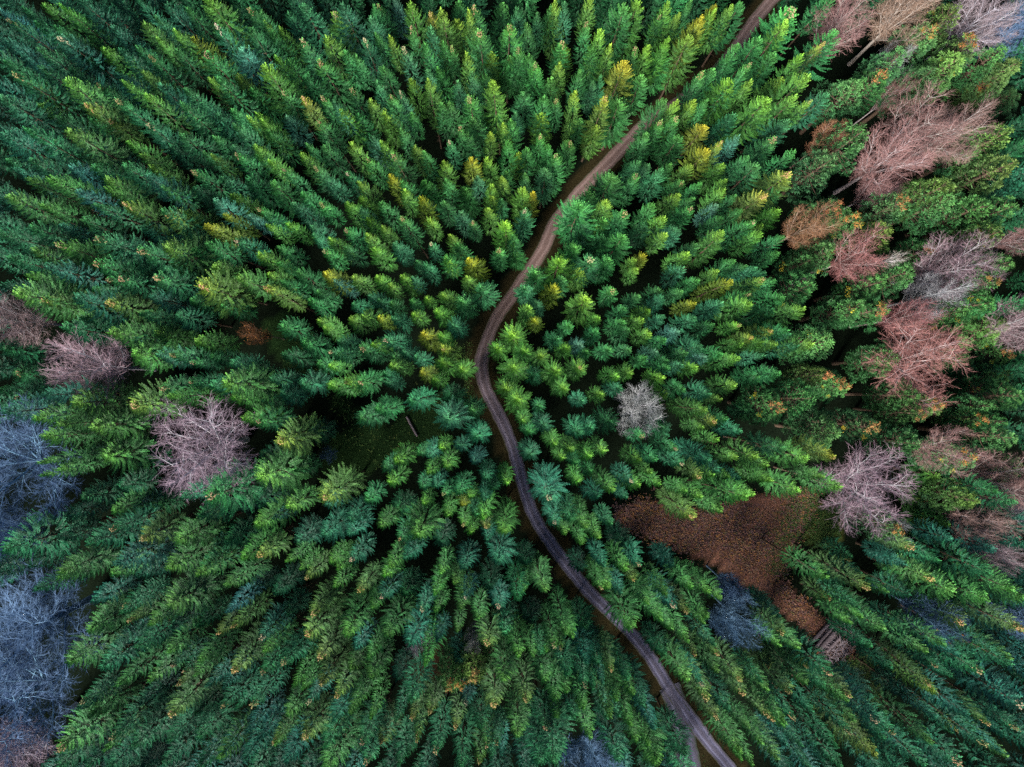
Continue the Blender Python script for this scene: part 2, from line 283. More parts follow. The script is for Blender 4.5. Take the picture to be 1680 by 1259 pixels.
# ------------------------------------------------------------------ pine meshes (18 m tall, 2.8 m crown radius, bushy and round headed)
def pine_crown(seed):
    R = random.Random(seed); mb = MB()
    clumps = []
    ph = [R.uniform(0, 6.283) for _ in range(2)]
    tries = 0
    while len(clumps) < 105 and tries < 6000:
        tries += 1
        z = R.uniform(6.5, 17.6)
        q = (17.8 - z) / 11.3
        rad = 2.7 * min(1, q/0.6)**0.7 * (1 if q < 0.6 else 1-0.4*(q-0.6)/0.4)
        az = R.uniform(0, 6.283); rr = rad * (1+0.18*math.sin(2*az+ph[0])+0.12*math.sin(3*az+ph[1]+z)) * math.sqrt(R.uniform(0.3, 1.0))
        c = Vector((math.cos(az)*rr, math.sin(az)*rr, z))
        if any((c-o).length < 0.78 for o in clumps): continue
        clumps.append(c)
    for c in clumps:
        tone = R.random()
        out = Vector((c.x, c.y, (c.z-11)*0.4)); out = out.normalized() if out.length > .01 else Vector((0, 0, 1))
        axis = (out*0.8 + Vector((0, 0, 0.7))).normalized()
        s = R.uniform(0.36, 0.6)
        for k in range(64):
            v = Vector((R.gauss(0, 1), R.gauss(0, 1), R.gauss(0, 1))).normalized()
            v = (v + axis*0.8).normalized()
            p = c + v*s*R.uniform(0.1, 0.85) - axis*0.3
            mb.leaf(p, v, v.orthogonal().normalized(), R.uniform(0.16, 0.34), R.uniform(0.07, 0.12), min(1, max(0, tone*0.75+R.uniform(0, 0.25))))
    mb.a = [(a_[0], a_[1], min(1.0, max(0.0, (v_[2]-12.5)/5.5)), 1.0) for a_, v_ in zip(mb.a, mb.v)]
    return mb, clumps

def pine_trunk(seed, clumps):
    R = random.Random(seed); mb = MB()
    mb.tube([(0, 0, -0.3), (0.05, 0, 3), (-0.05, 0.05, 8), (0.04, 0, 13), (0, 0, 17)], [0.34, 0.27, 0.22, 0.14, 0.04], 7)
    for c in clumps[::2]:
        zb = max(4.5, c.z - R.uniform(0.6, 1.6))
        mb.tube([(0, 0, zb), (c.x*0.55, c.y*0.55, zb*0.5+c.z*0.5-0.2), tuple(c)], [0.06, 0.04, 0.02], 4)
    return mb

def pine_leaves(seed, clumps, where):
    """clusters of turned leaves caught in the crown: at its top or scattered"""
    R = random.Random(seed); mb = MB()
    top = sorted(clumps, key=lambda c: -c.z)
    pick = sorted(top[:16], key=lambda c: (c-top[0]-Vector((0.8, 0, 0))).length)[:4] if where == 'top' else R.sample([c for c in clumps if c.z > 12], 2)
    for c in pick:
        for k in range(52 if where == 'top' else 30):
            v = Vector((R.gauss(0, 1), R.gauss(0, 1), abs(R.gauss(0, 1))+0.2)).normalized()
            p = c + v*R.uniform(0.15, 0.55)
            d = Vector((R.gauss(0, 1), R.gauss(0, 1), R.gauss(0, .6))).normalized()
            mb.leaf(p, d, v, R.uniform(0.14, 0.24), R.uniform(0.09, 0.15), R.random())
    return mb

# ------------------------------------------------------------------ bare broadleaf trees (18 m tall, 5 m crown radius)
def bare_tree_meshes(seed, fine=1.0, slender=False):
    R = random.Random(seed); tr, li, tw = MB(), MB(), MB()
    bh = 7.4 if not slender else 9.5
    tr.tube([(0, 0, -0.3), (0.05, 0.0, bh*0.35), (0, 0.06, bh*0.7), (0, 0, bh)], [0.36, 0.27, 0.24, 0.2] if not slender else [0.22, 0.17, 0.14, 0.11], 8)
    def path(p, d, L, n, bend, lift):
        pts = [p]
        for i in range(n):
            d = (d + Vector((R.uniform(-1, 1), R.uniform(-1, 1), R.uniform(-1, 1)))*bend + Vector((0, 0, lift))).normalized()
            pts.append(pts[-1] + d*(L/n))
        return pts, d
    def along(pts, t):
        s = t*(len(pts)-1); i = min(int(s), len(pts)-2)
        return pts[i].lerp(pts[i+1], s-i), (pts[i+1]-pts[i]).normalized()
    def splay(d, ang, az):
        u = d.orthogonal().normalized(); w = d.cross(u)
        return (d*math.cos(ang) + (u*math.cos(az)+w*math.sin(az))*math.sin(ang)).normalized()
    ez, er, eh = (12.0, 5.0, 4.6) if not slender else (12.6, 2.6, 4.6)
    def reach(p, d):
        """distance from p along d to the crown's outline"""
        P = Vector((p.x/er, p.y/er, (p.z-ez)/eh)); D = Vector((d.x/er, d.y/er, d.z/eh))
        A, B, C = D.dot(D), P.dot(D), P.dot(P)-1
        disc = B*B - A*C
        return max(0.15, (-B + math.sqrt(disc))/A) if disc > 0 else 0.15
    nl = 19 if not slender else 10
    for a in range(nl):
        az = a*2.4 + R.uniform(-.3, .3)
        ang = math.radians(8 + 74*(a/(nl-1))**0.62 + R.uniform(-6, 6))
        d = Vector((math.cos(az)*math.sin(ang), math.sin(az)*math.sin(ang), math.cos(ang)))
        p0 = Vector((0, 0, bh*R.uniform(0.7, 1.0) if a > 3 else bh))
        L = reach(p0, d)*R.uniform(0.82, 0.98)
        p1, _ = path(p0, d, L, 6, 0.10, 0.045)
        li.tube(p1, [(0.085 if not slender else 0.07)*(1-i/6.4)+0.012 for i in range(7)], 5)
        n2 = int((5 + L*1.5)*fine)
        for b in range(n2):
            t = 0.2 + 0.8*(b+R.random())/n2
            q, dd = along(p1, t)
            d2 = splay(dd, math.radians(R.uniform(22, 58)), b*2.4+R.uniform(-.4, .4))
            L2 = min(reach(q, d2), 1.1+2.9*(1-t)+R.uniform(0, 1.0))*R.uniform(0.85, 1.05)
            if L2 < 0.4: continue
            p2, _ = path(q, d2, L2, 4, 0.17, 0.06)
            li.tube(p2, [0.024, 0.020, 0.016, 0.011, 0.007], 4)
            n3 = int((4 + L2*3.6)*fine)
            for c in range(n3):
                t2 = 0.12 + 0.88*(c+R.random())/n3
                q2, dd2 = along(p2, t2)
                d3 = splay(dd2, math.radians(R.uniform(18, 60)), c*2.4+R.uniform(-.5, .5))
                L3 = min(reach(q2, d3)+0.35, R.uniform(0.6, 1.3))
                p3, _ = path(q2, d3, L3, 2, 0.10, 0.05)
                tw.tube(p3, [0.012, 0.010, 0.007], 3)
                for e in range(int(7*fine)):
                    q3, dd3 = along(p3, R.uniform(0.1, 1.0))
                    tw.spike(q3, splay(dd3, math.radians(R.uniform(12, 55)), R.uniform(0, 6.28)) + Vector((0, 0, .08)), R.uniform(0.25, 0.6), 0.0085)
    return tr, li, tw

# ------------------------------------------------------------------ read the traced tree tops
PAL = {'g': (0.0105, 0.074, 0.029), 'b': (0.0105, 0.073, 0.043), 'c': (0.018, 0.090, 0.078), 'y': (0.020, 0.086, 0.020), 'o': (0.040, 0.088, 0.014),
       'd': (0.007, 0.052, 0.024), 'P': (0.014, 0.062, 0.023)}
RNG = random.Random(11)
ROAD = [(1330,-70),(1290,-25),(1262,5),(1233,42),(1192,100),(1150,142),(1100,178),(1058,205),(1035,228),(1000,265),(965,300),(935,335),(910,365),(893,405),(868,445),(843,482),(815,522),(797,565),(790,600),(797,638),(814,672),(830,705),(843,740),(852,772),(862,810),(880,855),(905,893),(933,930),(962,966),(1000,1004),(1038,1042),(1066,1078),(1085,1108),(1105,1140),(1132,1176),(1162,1217),(1200,1264),(1250,1330),(1290,1390)]
FORK = [(1098,1126),(1108,1150),(1118,1185),(1126,1225),(1134,1268),(1142,1330),(1150,1400)]
CLEAR = {
 'bracken': [(1005,838),(1060,822),(1140,838),(1225,820),(1300,800),(1345,815),(1330,850),(1295,905),(1282,960),(1330,1005),(1385,1040),(1400,1075),(1372,1082),(1312,1022),(1248,972),(1172,925),(1090,890),(1020,862)],
 'grass': [(430,530),(470,515),(525,550),(545,640),(640,705),(690,640),(725,650),(735,690),(690,735),(620,765),(545,790),(530,740),(575,700),(515,625),(450,590)],
 'hollow': [(1380,1085),(1425,1075),(1450,1130),(1420,1175),(1370,1140)],
 'wedge': [(1140,1180),(1200,1275),(1240,1340),(1150,1340)],
 'gap_a': [(640,1085),(720,1060),(740,1110),(660,1120)],
 'gap_b': [(1375,800),(1380,880),(1330,900),(1320,850)],
}
def seg_d(px, py, a, b):
    ax, ay = a; bx, by = b; dx, dy = bx-ax, by-ay
    t = max(0, min(1, ((px-ax)*dx+(py-ay)*dy)/(dx*dx+dy*dy)))
    return math.hypot(px-ax-t*dx, py-ay-t*dy)
def road_d(px, py):
    return min(min(seg_d(px, py, a, b) for a, b in zip(ROAD, ROAD[1:])), min(seg_d(px, py, a, b) for a, b in zip(FORK, FORK[1:])))
def inside(px, py, poly):
    c = False
    for (x1, y1), (x2, y2) in zip(poly, poly[1:]+poly[:1]):
        if (y1 > py) != (y2 > py) and px < (x2-x1)*(py-y1)/(y2-y1)+x1: c = not c
    return c
def in_clearing(px, py): return any(inside(px, py, p) for p in CLEAR.values())

# bare trees: crown centre and radius in photo pixels, twig tint, label
BARE = [
 (1372,48,44,'pink','maroon-brown bare tree nearest the upper end of the dirt track'),
 (1478,26,52,'tan','tan-brown bare tree at the top edge above the bushy pines'),
 (1602,34,52,'lilac','lilac-pink bare tree with silvery limbs at the top edge'),
 (1664,52,44,'blue','blue-grey bare tree filling the corner diagonal to the big blue trees'),
 (1452,112,26,'grey','thin grey bare tree between maroon-brown tree and the pines'),
 (1462,158,18,'pink','tiny pinkish bare treetop squeezed between two orange-flecked pines'),
 (1350,234,24,'rust','small rusty brown bare tree beside the roadside yellow spruces'),
 (1505,212,58,'pink','broad pink bare tree, upper one of the large pink clump'),
 (1452,268,52,'pink','dense pink bare tree, lower one of the large pink clump'),
 (1558,222,46,'pink','pink bare tree pointing outward at the end of the large clump'),
 (1432,318,28,'pink','small pink bare tree directly below the large pink clump'),
 (1322,374,32,'rust','brownish pink bare tree with pale forks beside the plantation edge'),
 (1402,422,44,'red','reddish bare tree behind the white birch trunk'),
 (1560,438,54,'mauve','tall mauve bare tree with long silver limbs, above a yellow-flecked pine'),
 (1525,488,34,'grey','grey leaning bare tree just under the tall mauve one'),
 (1480,522,32,'red','small red-tinted bare tree above the big red-pink fan'),
 (1500,592,74,'red','big red-pink bare tree spread like a fan'),
 (1672,392,26,'pink','pink bare tree half cut by the photo edge, above the mauve-blue one'),
 (1668,532,42,'mauve','dark mauve-blue bare tree cut by the photo edge'),
 (1545,738,38,'pink','rosy bare tree between orange-topped pines and the pale dome'),
 (1414,798,72,'mauve','pale mauve dome of a bare tree beside the rust-brown clearing'),
 (1640,788,50,'pink','rosy bare tree below the orange-topped pines near the photo edge'),
 (1600,858,38,'pink','dusky pink bare tree curled round a dark green pine'),
 (1618,898,32,'mauve','low mauve bare tree under the dusky pink curled one'),
 (1452,866,24,'grey','wispy grey bare tree beside an orange-leaved treetop'),
 (1676,838,20,'grey','white-limbed bare treetop at the very photo edge'),
 (1520,1008,34,'blue','blue-grey bare tree with a few orange leaves'),
 (1672,1012,30,'blue','dark blue bare tree at the photo edge amid spruces'),
 (1196,962,22,'blue','smaller blue-grey bare tree at the rim of the bracken'),
 (1206,1014,40,'blue','blue-grey star-shaped bare tree between bracken and the track'),
 (1045,672,43,'grey','lone round silver-grey bare tree among the central spruces'),
 (338,735,86,'lilac','large lilac bare tree with a round crown beside the grassy gap'),
 (164,602,64,'mauve','purple-pink bare tree above the large lilac one'),
 (30,524,46,'mauve','dim purple bare tree at the edge, above the blue ones'),
 (30,762,88,'blue','wide blue-purple bare tree at the edge, uppermost of the blue ones'),
 (18,872,52,'blue','blue bare tree wedged between the two widest blue ones'),
 (58,1030,92,'blue','widest bright blue bare tree with tangled pale limbs'),
 (36,1140,84,'blue','blue bare tree under the widest bright blue one'),
 (16,1236,62,'lilac','lilac-pink bare tree in the corner below the blue ones'),
 (690,1042,20,'grey','small dead grey tree under a bright yellow-green spruce'),
 (780,1042,17,'grey','small silvery dead tree beside a sagging orange-tipped spruce'),
 (968,1244,48,'blue','blue-lilac bare tree cut off by the bottom edge'),
 (424,548,18,'orange','little dead tree holding orange leaves in the dark grassy gap'),
 (540,746,13,'blue','low bluish bare bush standing alone in the grassy gap'),
 (1447,430,22,'birch','white birch whose whole pale trunk shows against a reddish tree'),
 (1303,466,11,'birch','small white-topped birch beside the plantation edge'),
]
TINT = {'pink': ((0.225, 0.135, 0.128), (0.38, 0.33, 0.33)), 'tan': ((0.24, 0.165, 0.12), (0.38, 0.33, 0.30)), 'lilac': ((0.235, 0.185, 0.22), (0.44, 0.42, 0.48)),
        'blue': ((0.075, 0.135, 0.235), (0.14, 0.25, 0.37)), 'grey': ((0.27, 0.265, 0.285), (0.46, 0.46, 0.49)), 'rust': ((0.26, 0.125, 0.075), (0.36, 0.26, 0.21)),  # pink and blue tints: warm light and blue skylight put into the colour
        'red': ((0.27, 0.120, 0.112), (0.40, 0.33, 0.33)), 'mauve': ((0.235, 0.165, 0.185), (0.40, 0.38, 0.41)), 'orange': ((0.22, 0.10, 0.04), (0.26, 0.21, 0.17)), 'birch': ((0.36, 0.31, 0.28), (0.75, 0.74, 0.74))}

trees = []     # dict(px,py tip, code, tip, big, h, r)
def grown(code):
    return {'g': 20.5, 'b': 20, 'c': 19, 'y': 20.5, 'o': 20}[code]
for (ci, ri), s in TILES.items():
    for e in s.split():
        x, y, c, t = re.fullmatch(r'(\d+),(\d+)([gbcyoGBCYOP])([toy]?)', e).groups()
        px, py = ci*420 + int(x)*2.5, (0, 315, 630, 944)[ri] + int(y)*2.5
        trees.append(dict(px=px, py=py, code=c.lower() if c != 'P' else 'P', big=c.isupper() and c != 'P', tip=t, fill=False))
# spacing decides crown width
for t in trees:
    t['nn'] = sorted(math.hypot(t['px']-u['px'], t['py']-u['py']) for u in trees if u is not t)[1]
def set_base(t):
    k = 1 - t['h']/H
    t['bx'], t['by'] = CX + (t['px']-CX)*k, CY + (t['py']-CY)*k
for t in trees:
    if t['code'] == 'P': t['h'] = RNG.uniform(16, 20)
    else: t['h'] = grown(t['code']) + RNG.uniform(-2.2, 2.0) + (1.6 if t['big'] else 0) - (0 if t['nn'] > 26 else 1.5)
    best = None
    for dh in (0, -1, 1, -2, 2, -3, 3, -4, 4, -5.5, 5.5, -7):
        h0 = t['h']; t['h'] = h0 + dh; set_base(t); bad = road_d(t['bx'], t['by']) < 21 or in_clearing(t['bx'], t['by'])
        if not bad: best = dh; break
        t['h'] = h0
    if best is None: set_base(t)
for t in trees:
    for b in BARE:
        if b[2] > 30:
            while t['h'] > 8 and math.hypot(t['bx']-b[0], t['by']-b[1]) < b[2]*0.85 and math.hypot(t['px']-b[0], t['py']-b[1]) > b[2]*0.55 and math.hypot(t['px']-CX, t['py']-CY) > math.hypot(b[0]-CX, b[1]-CY):
                t['h'] -= 0.7; set_base(t)
trees = [t for t in trees if road_d(t['bx'], t['by']) > 15]
# younger spruces between and beyond the traced ones
CELL = 60.0; grid = {}
def put(px, py): grid.setdefault((int(px//CELL), int(py//CELL)), []).append((px, py))
def near(px, py, r):
    i, j = int(px//CELL), int(py//CELL)
    return any(math.hypot(px-a, py-b) < r for di in (-1, 0, 1) for dj in (-1, 0, 1) for a, b in grid.get((i+di, j+dj), ()))
for t in trees: put(t['px'], t['py'])
for pas, (x0, x1, y0, y1, cnt) in enumerate([(-20, 1700, -20, 1280, 14000), (-190, 1870, -170, 1430, 6000), (-620, 2300, -560, 1820, 16000)]):
    for _ in range(cnt):
        px, py = RNG.uniform(x0, x1), RNG.uniform(y0, y1)
        out = px < -5 or px > 1685 or py < -5 or py > 1264
        if out != (pas > 0): continue
        upper = py < 640 and px < 1285
        t = dict(px=px, py=py, code=RNG.choice('dggyb' if upper and not out else 'dddggb'), big=False, tip='', fill=True, h=RNG.uniform(18, 21) if out else RNG.uniform(14.5, 18.5) if upper else RNG.uniform(12, 16.5), nn=44, far=pas == 2)
        set_base(t)
        wood = px > 1285 and py < 900 and not out
        if near(px, py, 50 if pas == 2 else 38 if out else 58 if wood else 30 if upper else 36): continue
        if road_d(t['bx'], t['by']) < 24 or in_clearing(t['bx'], t['by']): continue
        if not out and inside(px, py, CLEAR['bracken']): continue
        if any(math.hypot(px*w+t['bx']*(1-w)-b[0], py*w+t['by']*(1-w)-b[1]) < b[2]*(1.05 if w > .4 else 0.8) for b in BARE for w in (1, .5, 0)): continue
        trees.append(t); put(px, py)
SPRUCES = [t for t in trees if t['code'] != 'P']
PINES = [t for t in trees if t['code'] == 'P']
for i, t in enumerate(SPRUCES): t['id'] = i
# ------------------------------------------------------------------ tree parameters
def jitter(c, rnd, a=0.16):
    k = rnd.uniform(1-a, 1+a)
    return tuple(max(0.004, x*k*rnd.uniform(1-a*0.6, 1+a*0.6)) for x in c)
NV = 12
for t in SPRUCES:
    rnd = random.Random(t['id']*7+3)
    zc = t['h']*0.75
    r = 0.66*t['nn']*(H-zc)/F*(1+0.22*max(0, min(1, (math.hypot(t['px']-CX, t['py']-CY)-330)/350)))
    t['r'] = min(2.5, max(1.25, r*0.74))*(1.12 if t['big'] else 1.0)*rnd.uniform(0.92, 1.1) if not t['fill'] else rnd.uniform(1.3, 1.75)
    t['col'] = jitter(PAL[t['code']], rnd)
    open_ = t['big'] or road_d(t['bx'], t['by']) < 60 or (t['nn'] > 44 and rnd.random() < 0.6)
    t['var'] = rnd.randrange(8, NV) if open_ else rnd.randrange(8); t['rot'] = rnd.uniform(0, 6.283)
    t['lean'] = (rnd.gauss(0, 0.02), rnd.gauss(0, 0.02))
    t['tipcol'] = jitter({'b': (0.36, 0.27, 0.18), 'c': (0.34, 0.32, 0.28)}.get(t['code'], (0.25, 0.18, 0.095)), rnd, 0.2) if t['tip'] == 't' and (t['code'] != 'y' or rnd.random() < 0.15) else None
    if t['tipcol'] and t['code'] == 'o': t['tipcol'] = jitter((0.33, 0.215, 0.095), rnd, 0.15)
    if t['code'] == 'o' and t['tip']: t['col'] = jitter((0.030, 0.080, 0.021), rnd)
    t['top'] = {'g': 0.38, 'b': 0.28, 'c': 0.25, 'y': 0.62, 'o': 0.62, 'd': 0.1}[t['code']] + (0.25 if t['tip'] else 0)  # strength of the light painted on the crown top
    # light falloff put into tree colours: warm upper middle, dark teal lower and outer
    w = max(0, min(1, (t['py']-700)/350))*0.8 + max(0, min(1, (420-t['px'])/420))*0.7 + max(0, min(1, (t['px']-1300)/380))*0.4*(t['py'] > 850); w = min(1, w)
    v = math.exp(-((t['px']-900)/420)**2-((t['py']-200)/380)**2)
    t['col'] = (t['col'][0]*(1-0.35*w)*(1+0.7*v), t['col'][1]*(1-0.22*w)*(1+0.22*v), t['col'][2]*(1+0.12*w)*(1-0.05*v)); t['top'] *= 1-0.25*w

CROWN = [spruce_crown(100+i, 1.0, 1.0, slim=(1.0, .88, 1.04, .94, 1.08, .84, 1.0, 1.0, .92, 1.12, .8, .96)[i], droop=(0, .5, 0, 1, .3, 0, .7, .2, .4, .8, .1, 1.2)[i], lop=(.3, .2, .5, .3, .35, .25, .6, .3, .4, .3, .2, .55)[i], depth=(9.5, 8.5, 10, 9, 10.5, 8, 9.5, 10, 13, 14, 12.5, 13.5)[i]) for i in range(NV)]
CROWN_ME = [c.mesh('spruce_crown', M_NEEDLE, spray=True) for c in CROWN]
TRUNK_ME = [spruce_trunk(200+i).mesh('spruce_trunk', M_BARK, smooth=True) for i in range(3)]
CONES = [spruce_cones(300+i) for i in range(4)]
CONES_ME = [c.mesh('spruce_cones', M_CONES) for c in CONES]
FAR = [spruce_crown(170+i, 0.3, 2.2, depth=12) for i in range(2)]
LITE = [spruce_crown(150+i, 0.62, 1.45, droop=(0, .5, .2, .8)[i]) for i in range(4)]

LANDMARKS = [((795,600), "the dirt track's sharpest bend"), ((1100,1140), "the fork of the track"), ((1230,870), "the rust-brown clearing"),
 ((1045,670), "the lone grey bare tree"), ((345,735), "the large lilac bare tree"), ((1270,5), "the track's upper end"),
 ((1360,1045), "the cut log pile"), ((490,560), "the dark grassy gap"), ((166,600), "the purple-pink bare tree"),
 ((60,1030), "the widest blue bare tree"), ((968,1244), "the bottom-edge bare tree"), ((385,365), "the gold-yellow spruce pair"),
 ((725,25), "the brightest top-edge yellow spruce"), ((840,0), "the middle of the top edge"), ((640,1259), "the middle of the bottom edge"),
 ((0,0), "the corner diagonal to the logs"), ((1680,1259), "the corner below the log pile"), ((0,315), "the edge above the purple tree"),
 ((845,607), "the star-shaped bright spruce"), ((1205,1010), "the blue star-shaped bare tree"), ((1412,798), "the pale mauve dome tree"),
 ((855,760), "where trees hide the track"), ((690,1042), "the small dead grey tree"), ((985,165), "the gold-topped roadside spruce"),
 ((1240,450), "the plantation's pine-side border"), ((340,1259), "the bottom edge beside the blue trees"), ((420,0), "the top edge nearest the gold pair"), ((1500,950), "the blue-grey orange-leaved bare tree")]
CNAME = {'g': 'mid-green', 'b': 'teal-green', 'c': 'bluish', 'y': 'yellow-green', 'o': 'golden', 'd': 'dark green'}
ORD = ['nearest', 'second nearest', 'third nearest', 'fourth nearest', 'fifth nearest', 'sixth nearest', 'seventh nearest', 'eighth nearest', 'ninth nearest']
def make_labels(sel):
    """one label per chosen spruce: its colour, top and size, then its rank by distance to a landmark among all spruces of that look"""
    looks = {}
    for t in SPRUCES: looks.setdefault((t['code'], bool(t['tipcol']), t['big']), []).append(t)
    out = {}
    for (code, tip, big), ts in looks.items():
        cand = []
        for pos, phrase in LANDMARKS:
            for k, t in enumerate(sorted(ts, key=lambda u: math.hypot(u['px']-pos[0], u['py']-pos[1]))[:40]):
                cand.append((k, math.hypot(t['px']-pos[0], t['py']-pos[1]), phrase, t['id']))
        cand.sort(key=lambda c: (c[0] > 8, c[1]*(1+0.45*c[0])))
        noun = ('big ' if big else '') + CNAME[code] + ' spruce' + (' with buff top' if tip else '')
        for k, _, phrase, i in cand:
            if i in sel and i not in out:
                w = ORD[k] if k < len(ORD) else f'{k+1}th nearest'
                out[i] = f'{noun}, {w} such to {phrase}'
    return out

# ------------------------------------------------------------------ spruces: 300 as things, the rest as one mass
ids = set(SHOWN) if SHOWN else set(range(len(SPRUCES)))
LABEL = make_labels(ids)
first = {}
mass = []
for t in SPRUCES:
    sc = (t['r']/SPR, t['r']/SPR, t['h']/SPH)
    x, y, _ = at(t['bx'], t['by'])
    t['loc'] = (x, y, -0.1)
    if t['id'] not in ids: mass.append(t); continue
    root = bpy.data.objects.new('spruce_tree', None); COL.objects.link(root)
    root.location = t['loc']; root.rotation_euler = (t['lean'][0], t['lean'][1], t['rot']); root.scale = sc
    tag(root, LABEL.get(t['id'], 'spruce tree in the plantation'), 'spruce', 'spruces of the plantation')
    parts = [('crown', CROWN_ME[t['var']], t['col']), ('trunk', TRUNK_ME[t['id'] % 3], None)]
    if t['tipcol']: parts.append(('cone_sprays', CONES_ME[t['id'] % 4], t['tipcol']))
    for nm, me, c in parts:
        if (nm, me.name) in first: o = first[(nm, me.name)].copy(); COL.objects.link(o)
        else: o = first[(nm, me.name)] = obj(nm, me)
        o.parent = root
        if c: o.color = (*c, t['top'] if nm == 'crown' else 0)

def mass_mesh(name, ts):
    V, Fc, A, C = [], [], [], []; off = 0
    for t in ts:
        src = [(FAR[t['id'] % 2] if t.get('far') else LITE[t['id'] % 4] if (t['fill'] or not FULL_MASS) else CROWN[t['var']], t['col'])]
        if t['tipcol']: src.append((CONES[t['id'] % 4], t['tipcol']))
        s = np.array([t['r']/SPR, t['r']/SPR, t['h']/SPH]); c, sn = math.cos(t['rot']), math.sin(t['rot'])
        for mb, colr in src:
            if not hasattr(mb, 'np_v'):
                mb.np_v = np.array(mb.v, dtype=np.float32); mb.np_f = np.array(mb.f, dtype=np.int32); mb.np_a = np.array(mb.a, dtype=np.float32)
            v = mb.np_v*s
            w = np.empty_like(v); w[:, 0] = v[:, 0]*c - v[:, 1]*sn + t['loc'][0] + v[:, 2]*t['lean'][1]
            w[:, 1] = v[:, 0]*sn + v[:, 1]*c + t['loc'][1] - v[:, 2]*t['lean'][0]; w[:, 2] = v[:, 2] + t['loc'][2]
            V.append(w); Fc.append(mb.np_f + off); off += len(v)
            A.append(mb.np_a); C.append(np.tile(np.array([*colr, t['top']], dtype=np.float32), (len(v), 1)))
    V = np.concatenate(V); Fc = np.concatenate(Fc); A = np.concatenate(A); C = np.concatenate(C)
    me = bpy.data.meshes.new(name)
    me.vertices.add(len(V)); me.vertices.foreach_set('co', V.astype(np.float32).ravel())
    me.loops.add(len(Fc)*3); me.loops.foreach_set('vertex_index', Fc.astype(np.int32).ravel())
    me.polygons.add(len(Fc)); me.polygons.foreach_set('loop_start', np.arange(0, len(Fc)*3, 3, dtype=np.int32))
    me.materials.append(M_NEEDLE_MASS)
    ca = me.color_attributes.new('spray', 'FLOAT_COLOR', 'POINT'); ca.data.foreach_set('color', A.ravel())
    cb = me.color_attributes.new('tree_colour', 'FLOAT_COLOR', 'POINT'); cb.data.foreach_set('color', C.ravel())
    me.update(calc_edges=True)
    return me
FULL_MASS = True
if mass:
    tag(obj('spruce_forest', mass_mesh('spruce_forest', mass)), 'mass of smaller and half-hidden spruces filling the plantation between the larger ones', 'forest', kind='stuff')

# ------------------------------------------------------------------ pines
PV = 5
pc = [pine_crown(400+i) for i in range(PV)]
PCROWN = [m.mesh('pine_crown', M_NEEDLE, spray=True) for m, _ in pc]
PTRUNK = [pine_trunk(420+i, pc[i][1]).mesh('pine_trunk', M_BARK, smooth=True) for i in range(PV)]
PTOP = [pine_leaves(440+i, pc[i][1], 'top').mesh('pine_top_leaves', M_LEAF) for i in range(PV)]
PSPOT = [pine_leaves(460+i, pc[i][1], 'spots').mesh('pine_spot_leaves', M_LEAF) for i in range(PV)]
PLAND = [((1478,26), "the tan top-edge bare tree"), ((1602,34), "the lilac-pink silvery bare tree"), ((1505,230), "the large pink tree clump"), ((1402,422), "the reddish birch-side tree"),
 ((1560,438), "the tall mauve bare tree"), ((1500,592), "the big red-pink fan tree"), ((1545,738), "the rosy tree below it"), ((1412,798), "the pale mauve dome tree"),
 ((1680,330), "the photo edge beside pink treetops"), ((1350,234), "the small rusty bare tree"), ((1265,680), "the plantation's pine-side border"), ((1640,788), "the rosy tree near the edge"), ((750,1130), "the dark gap at bottom")]
for i, t in enumerate(PINES): t['id'] = i
plook = {}
for t in PINES: plook.setdefault(t['tip'], []).append(t)
PLABEL = {}
for tip, ts in plook.items():
    cand = []
    for pos, phrase in PLAND:
        for k, t in enumerate(sorted(ts, key=lambda u: math.hypot(u['px']-pos[0], u['py']-pos[1]))):
            cand.append((k, math.hypot(t['px']-pos[0], t['py']-pos[1]), phrase, t['id']))
    cand.sort(key=lambda c: c[1]*(1+0.4*c[0]))
    noun = {'o': 'bushy pine with rust-orange top', 'y': 'bushy pine flecked with yellow leaves', '': 'plain dark bushy pine'}[tip]
    for k, _, phrase, i in cand:
        if i not in PLABEL: PLABEL[i] = f'{noun}, {ORD[k] if k < len(ORD) else str(k+1)+"th nearest"} to {phrase}'
for t in PINES:
    rnd = random.Random(t['id']*13+5)
    v = rnd.randrange(PV)
    x, y, _ = at(t['bx'], t['by'])
    root = bpy.data.objects.new('pine_tree', None); COL.objects.link(root)
    s = min(1.15, max(0.8, 0.62*t['nn']*0.075/3.0*1.5))*rnd.uniform(0.92, 1.08)
    root.location = (x, y, -0.1); root.rotation_euler = (0, 0, rnd.uniform(0, 6.283)); root.scale = (s*0.92, s*0.92, t['h']/17.8)
    tag(root, PLABEL[t['id']], 'pine', 'bushy pines among the bare trees')
    parts = [('crown', PCROWN[v], jitter((0.022, 0.066, 0.019) if rnd.random() < 0.2 else PAL['P'], rnd, 0.2)), ('trunk', PTRUNK[v], None)]
    if t['tip'] == 'o' and t['id'] % 5 < 4: parts.append(('autumn_leaves', PTOP[v], jitter((0.24, 0.105, 0.036), rnd, 0.25)))
    if t['tip'] in ('o', 'y') and (t['tip'] == 'y' or rnd.random() < 0.4): parts.append(('autumn_leaves', PSPOT[v], jitter((0.28, 0.23, 0.02), rnd, 0.25)))
    for nm, me, c in parts:
        if (nm, me.name) in first: o = first[(nm, me.name)].copy(); COL.objects.link(o)
        else: o = first[(nm, me.name)] = obj(nm, me)
        o.parent = root
        if c: o.color = (*c, 0.4 if nm == 'crown' else 0)

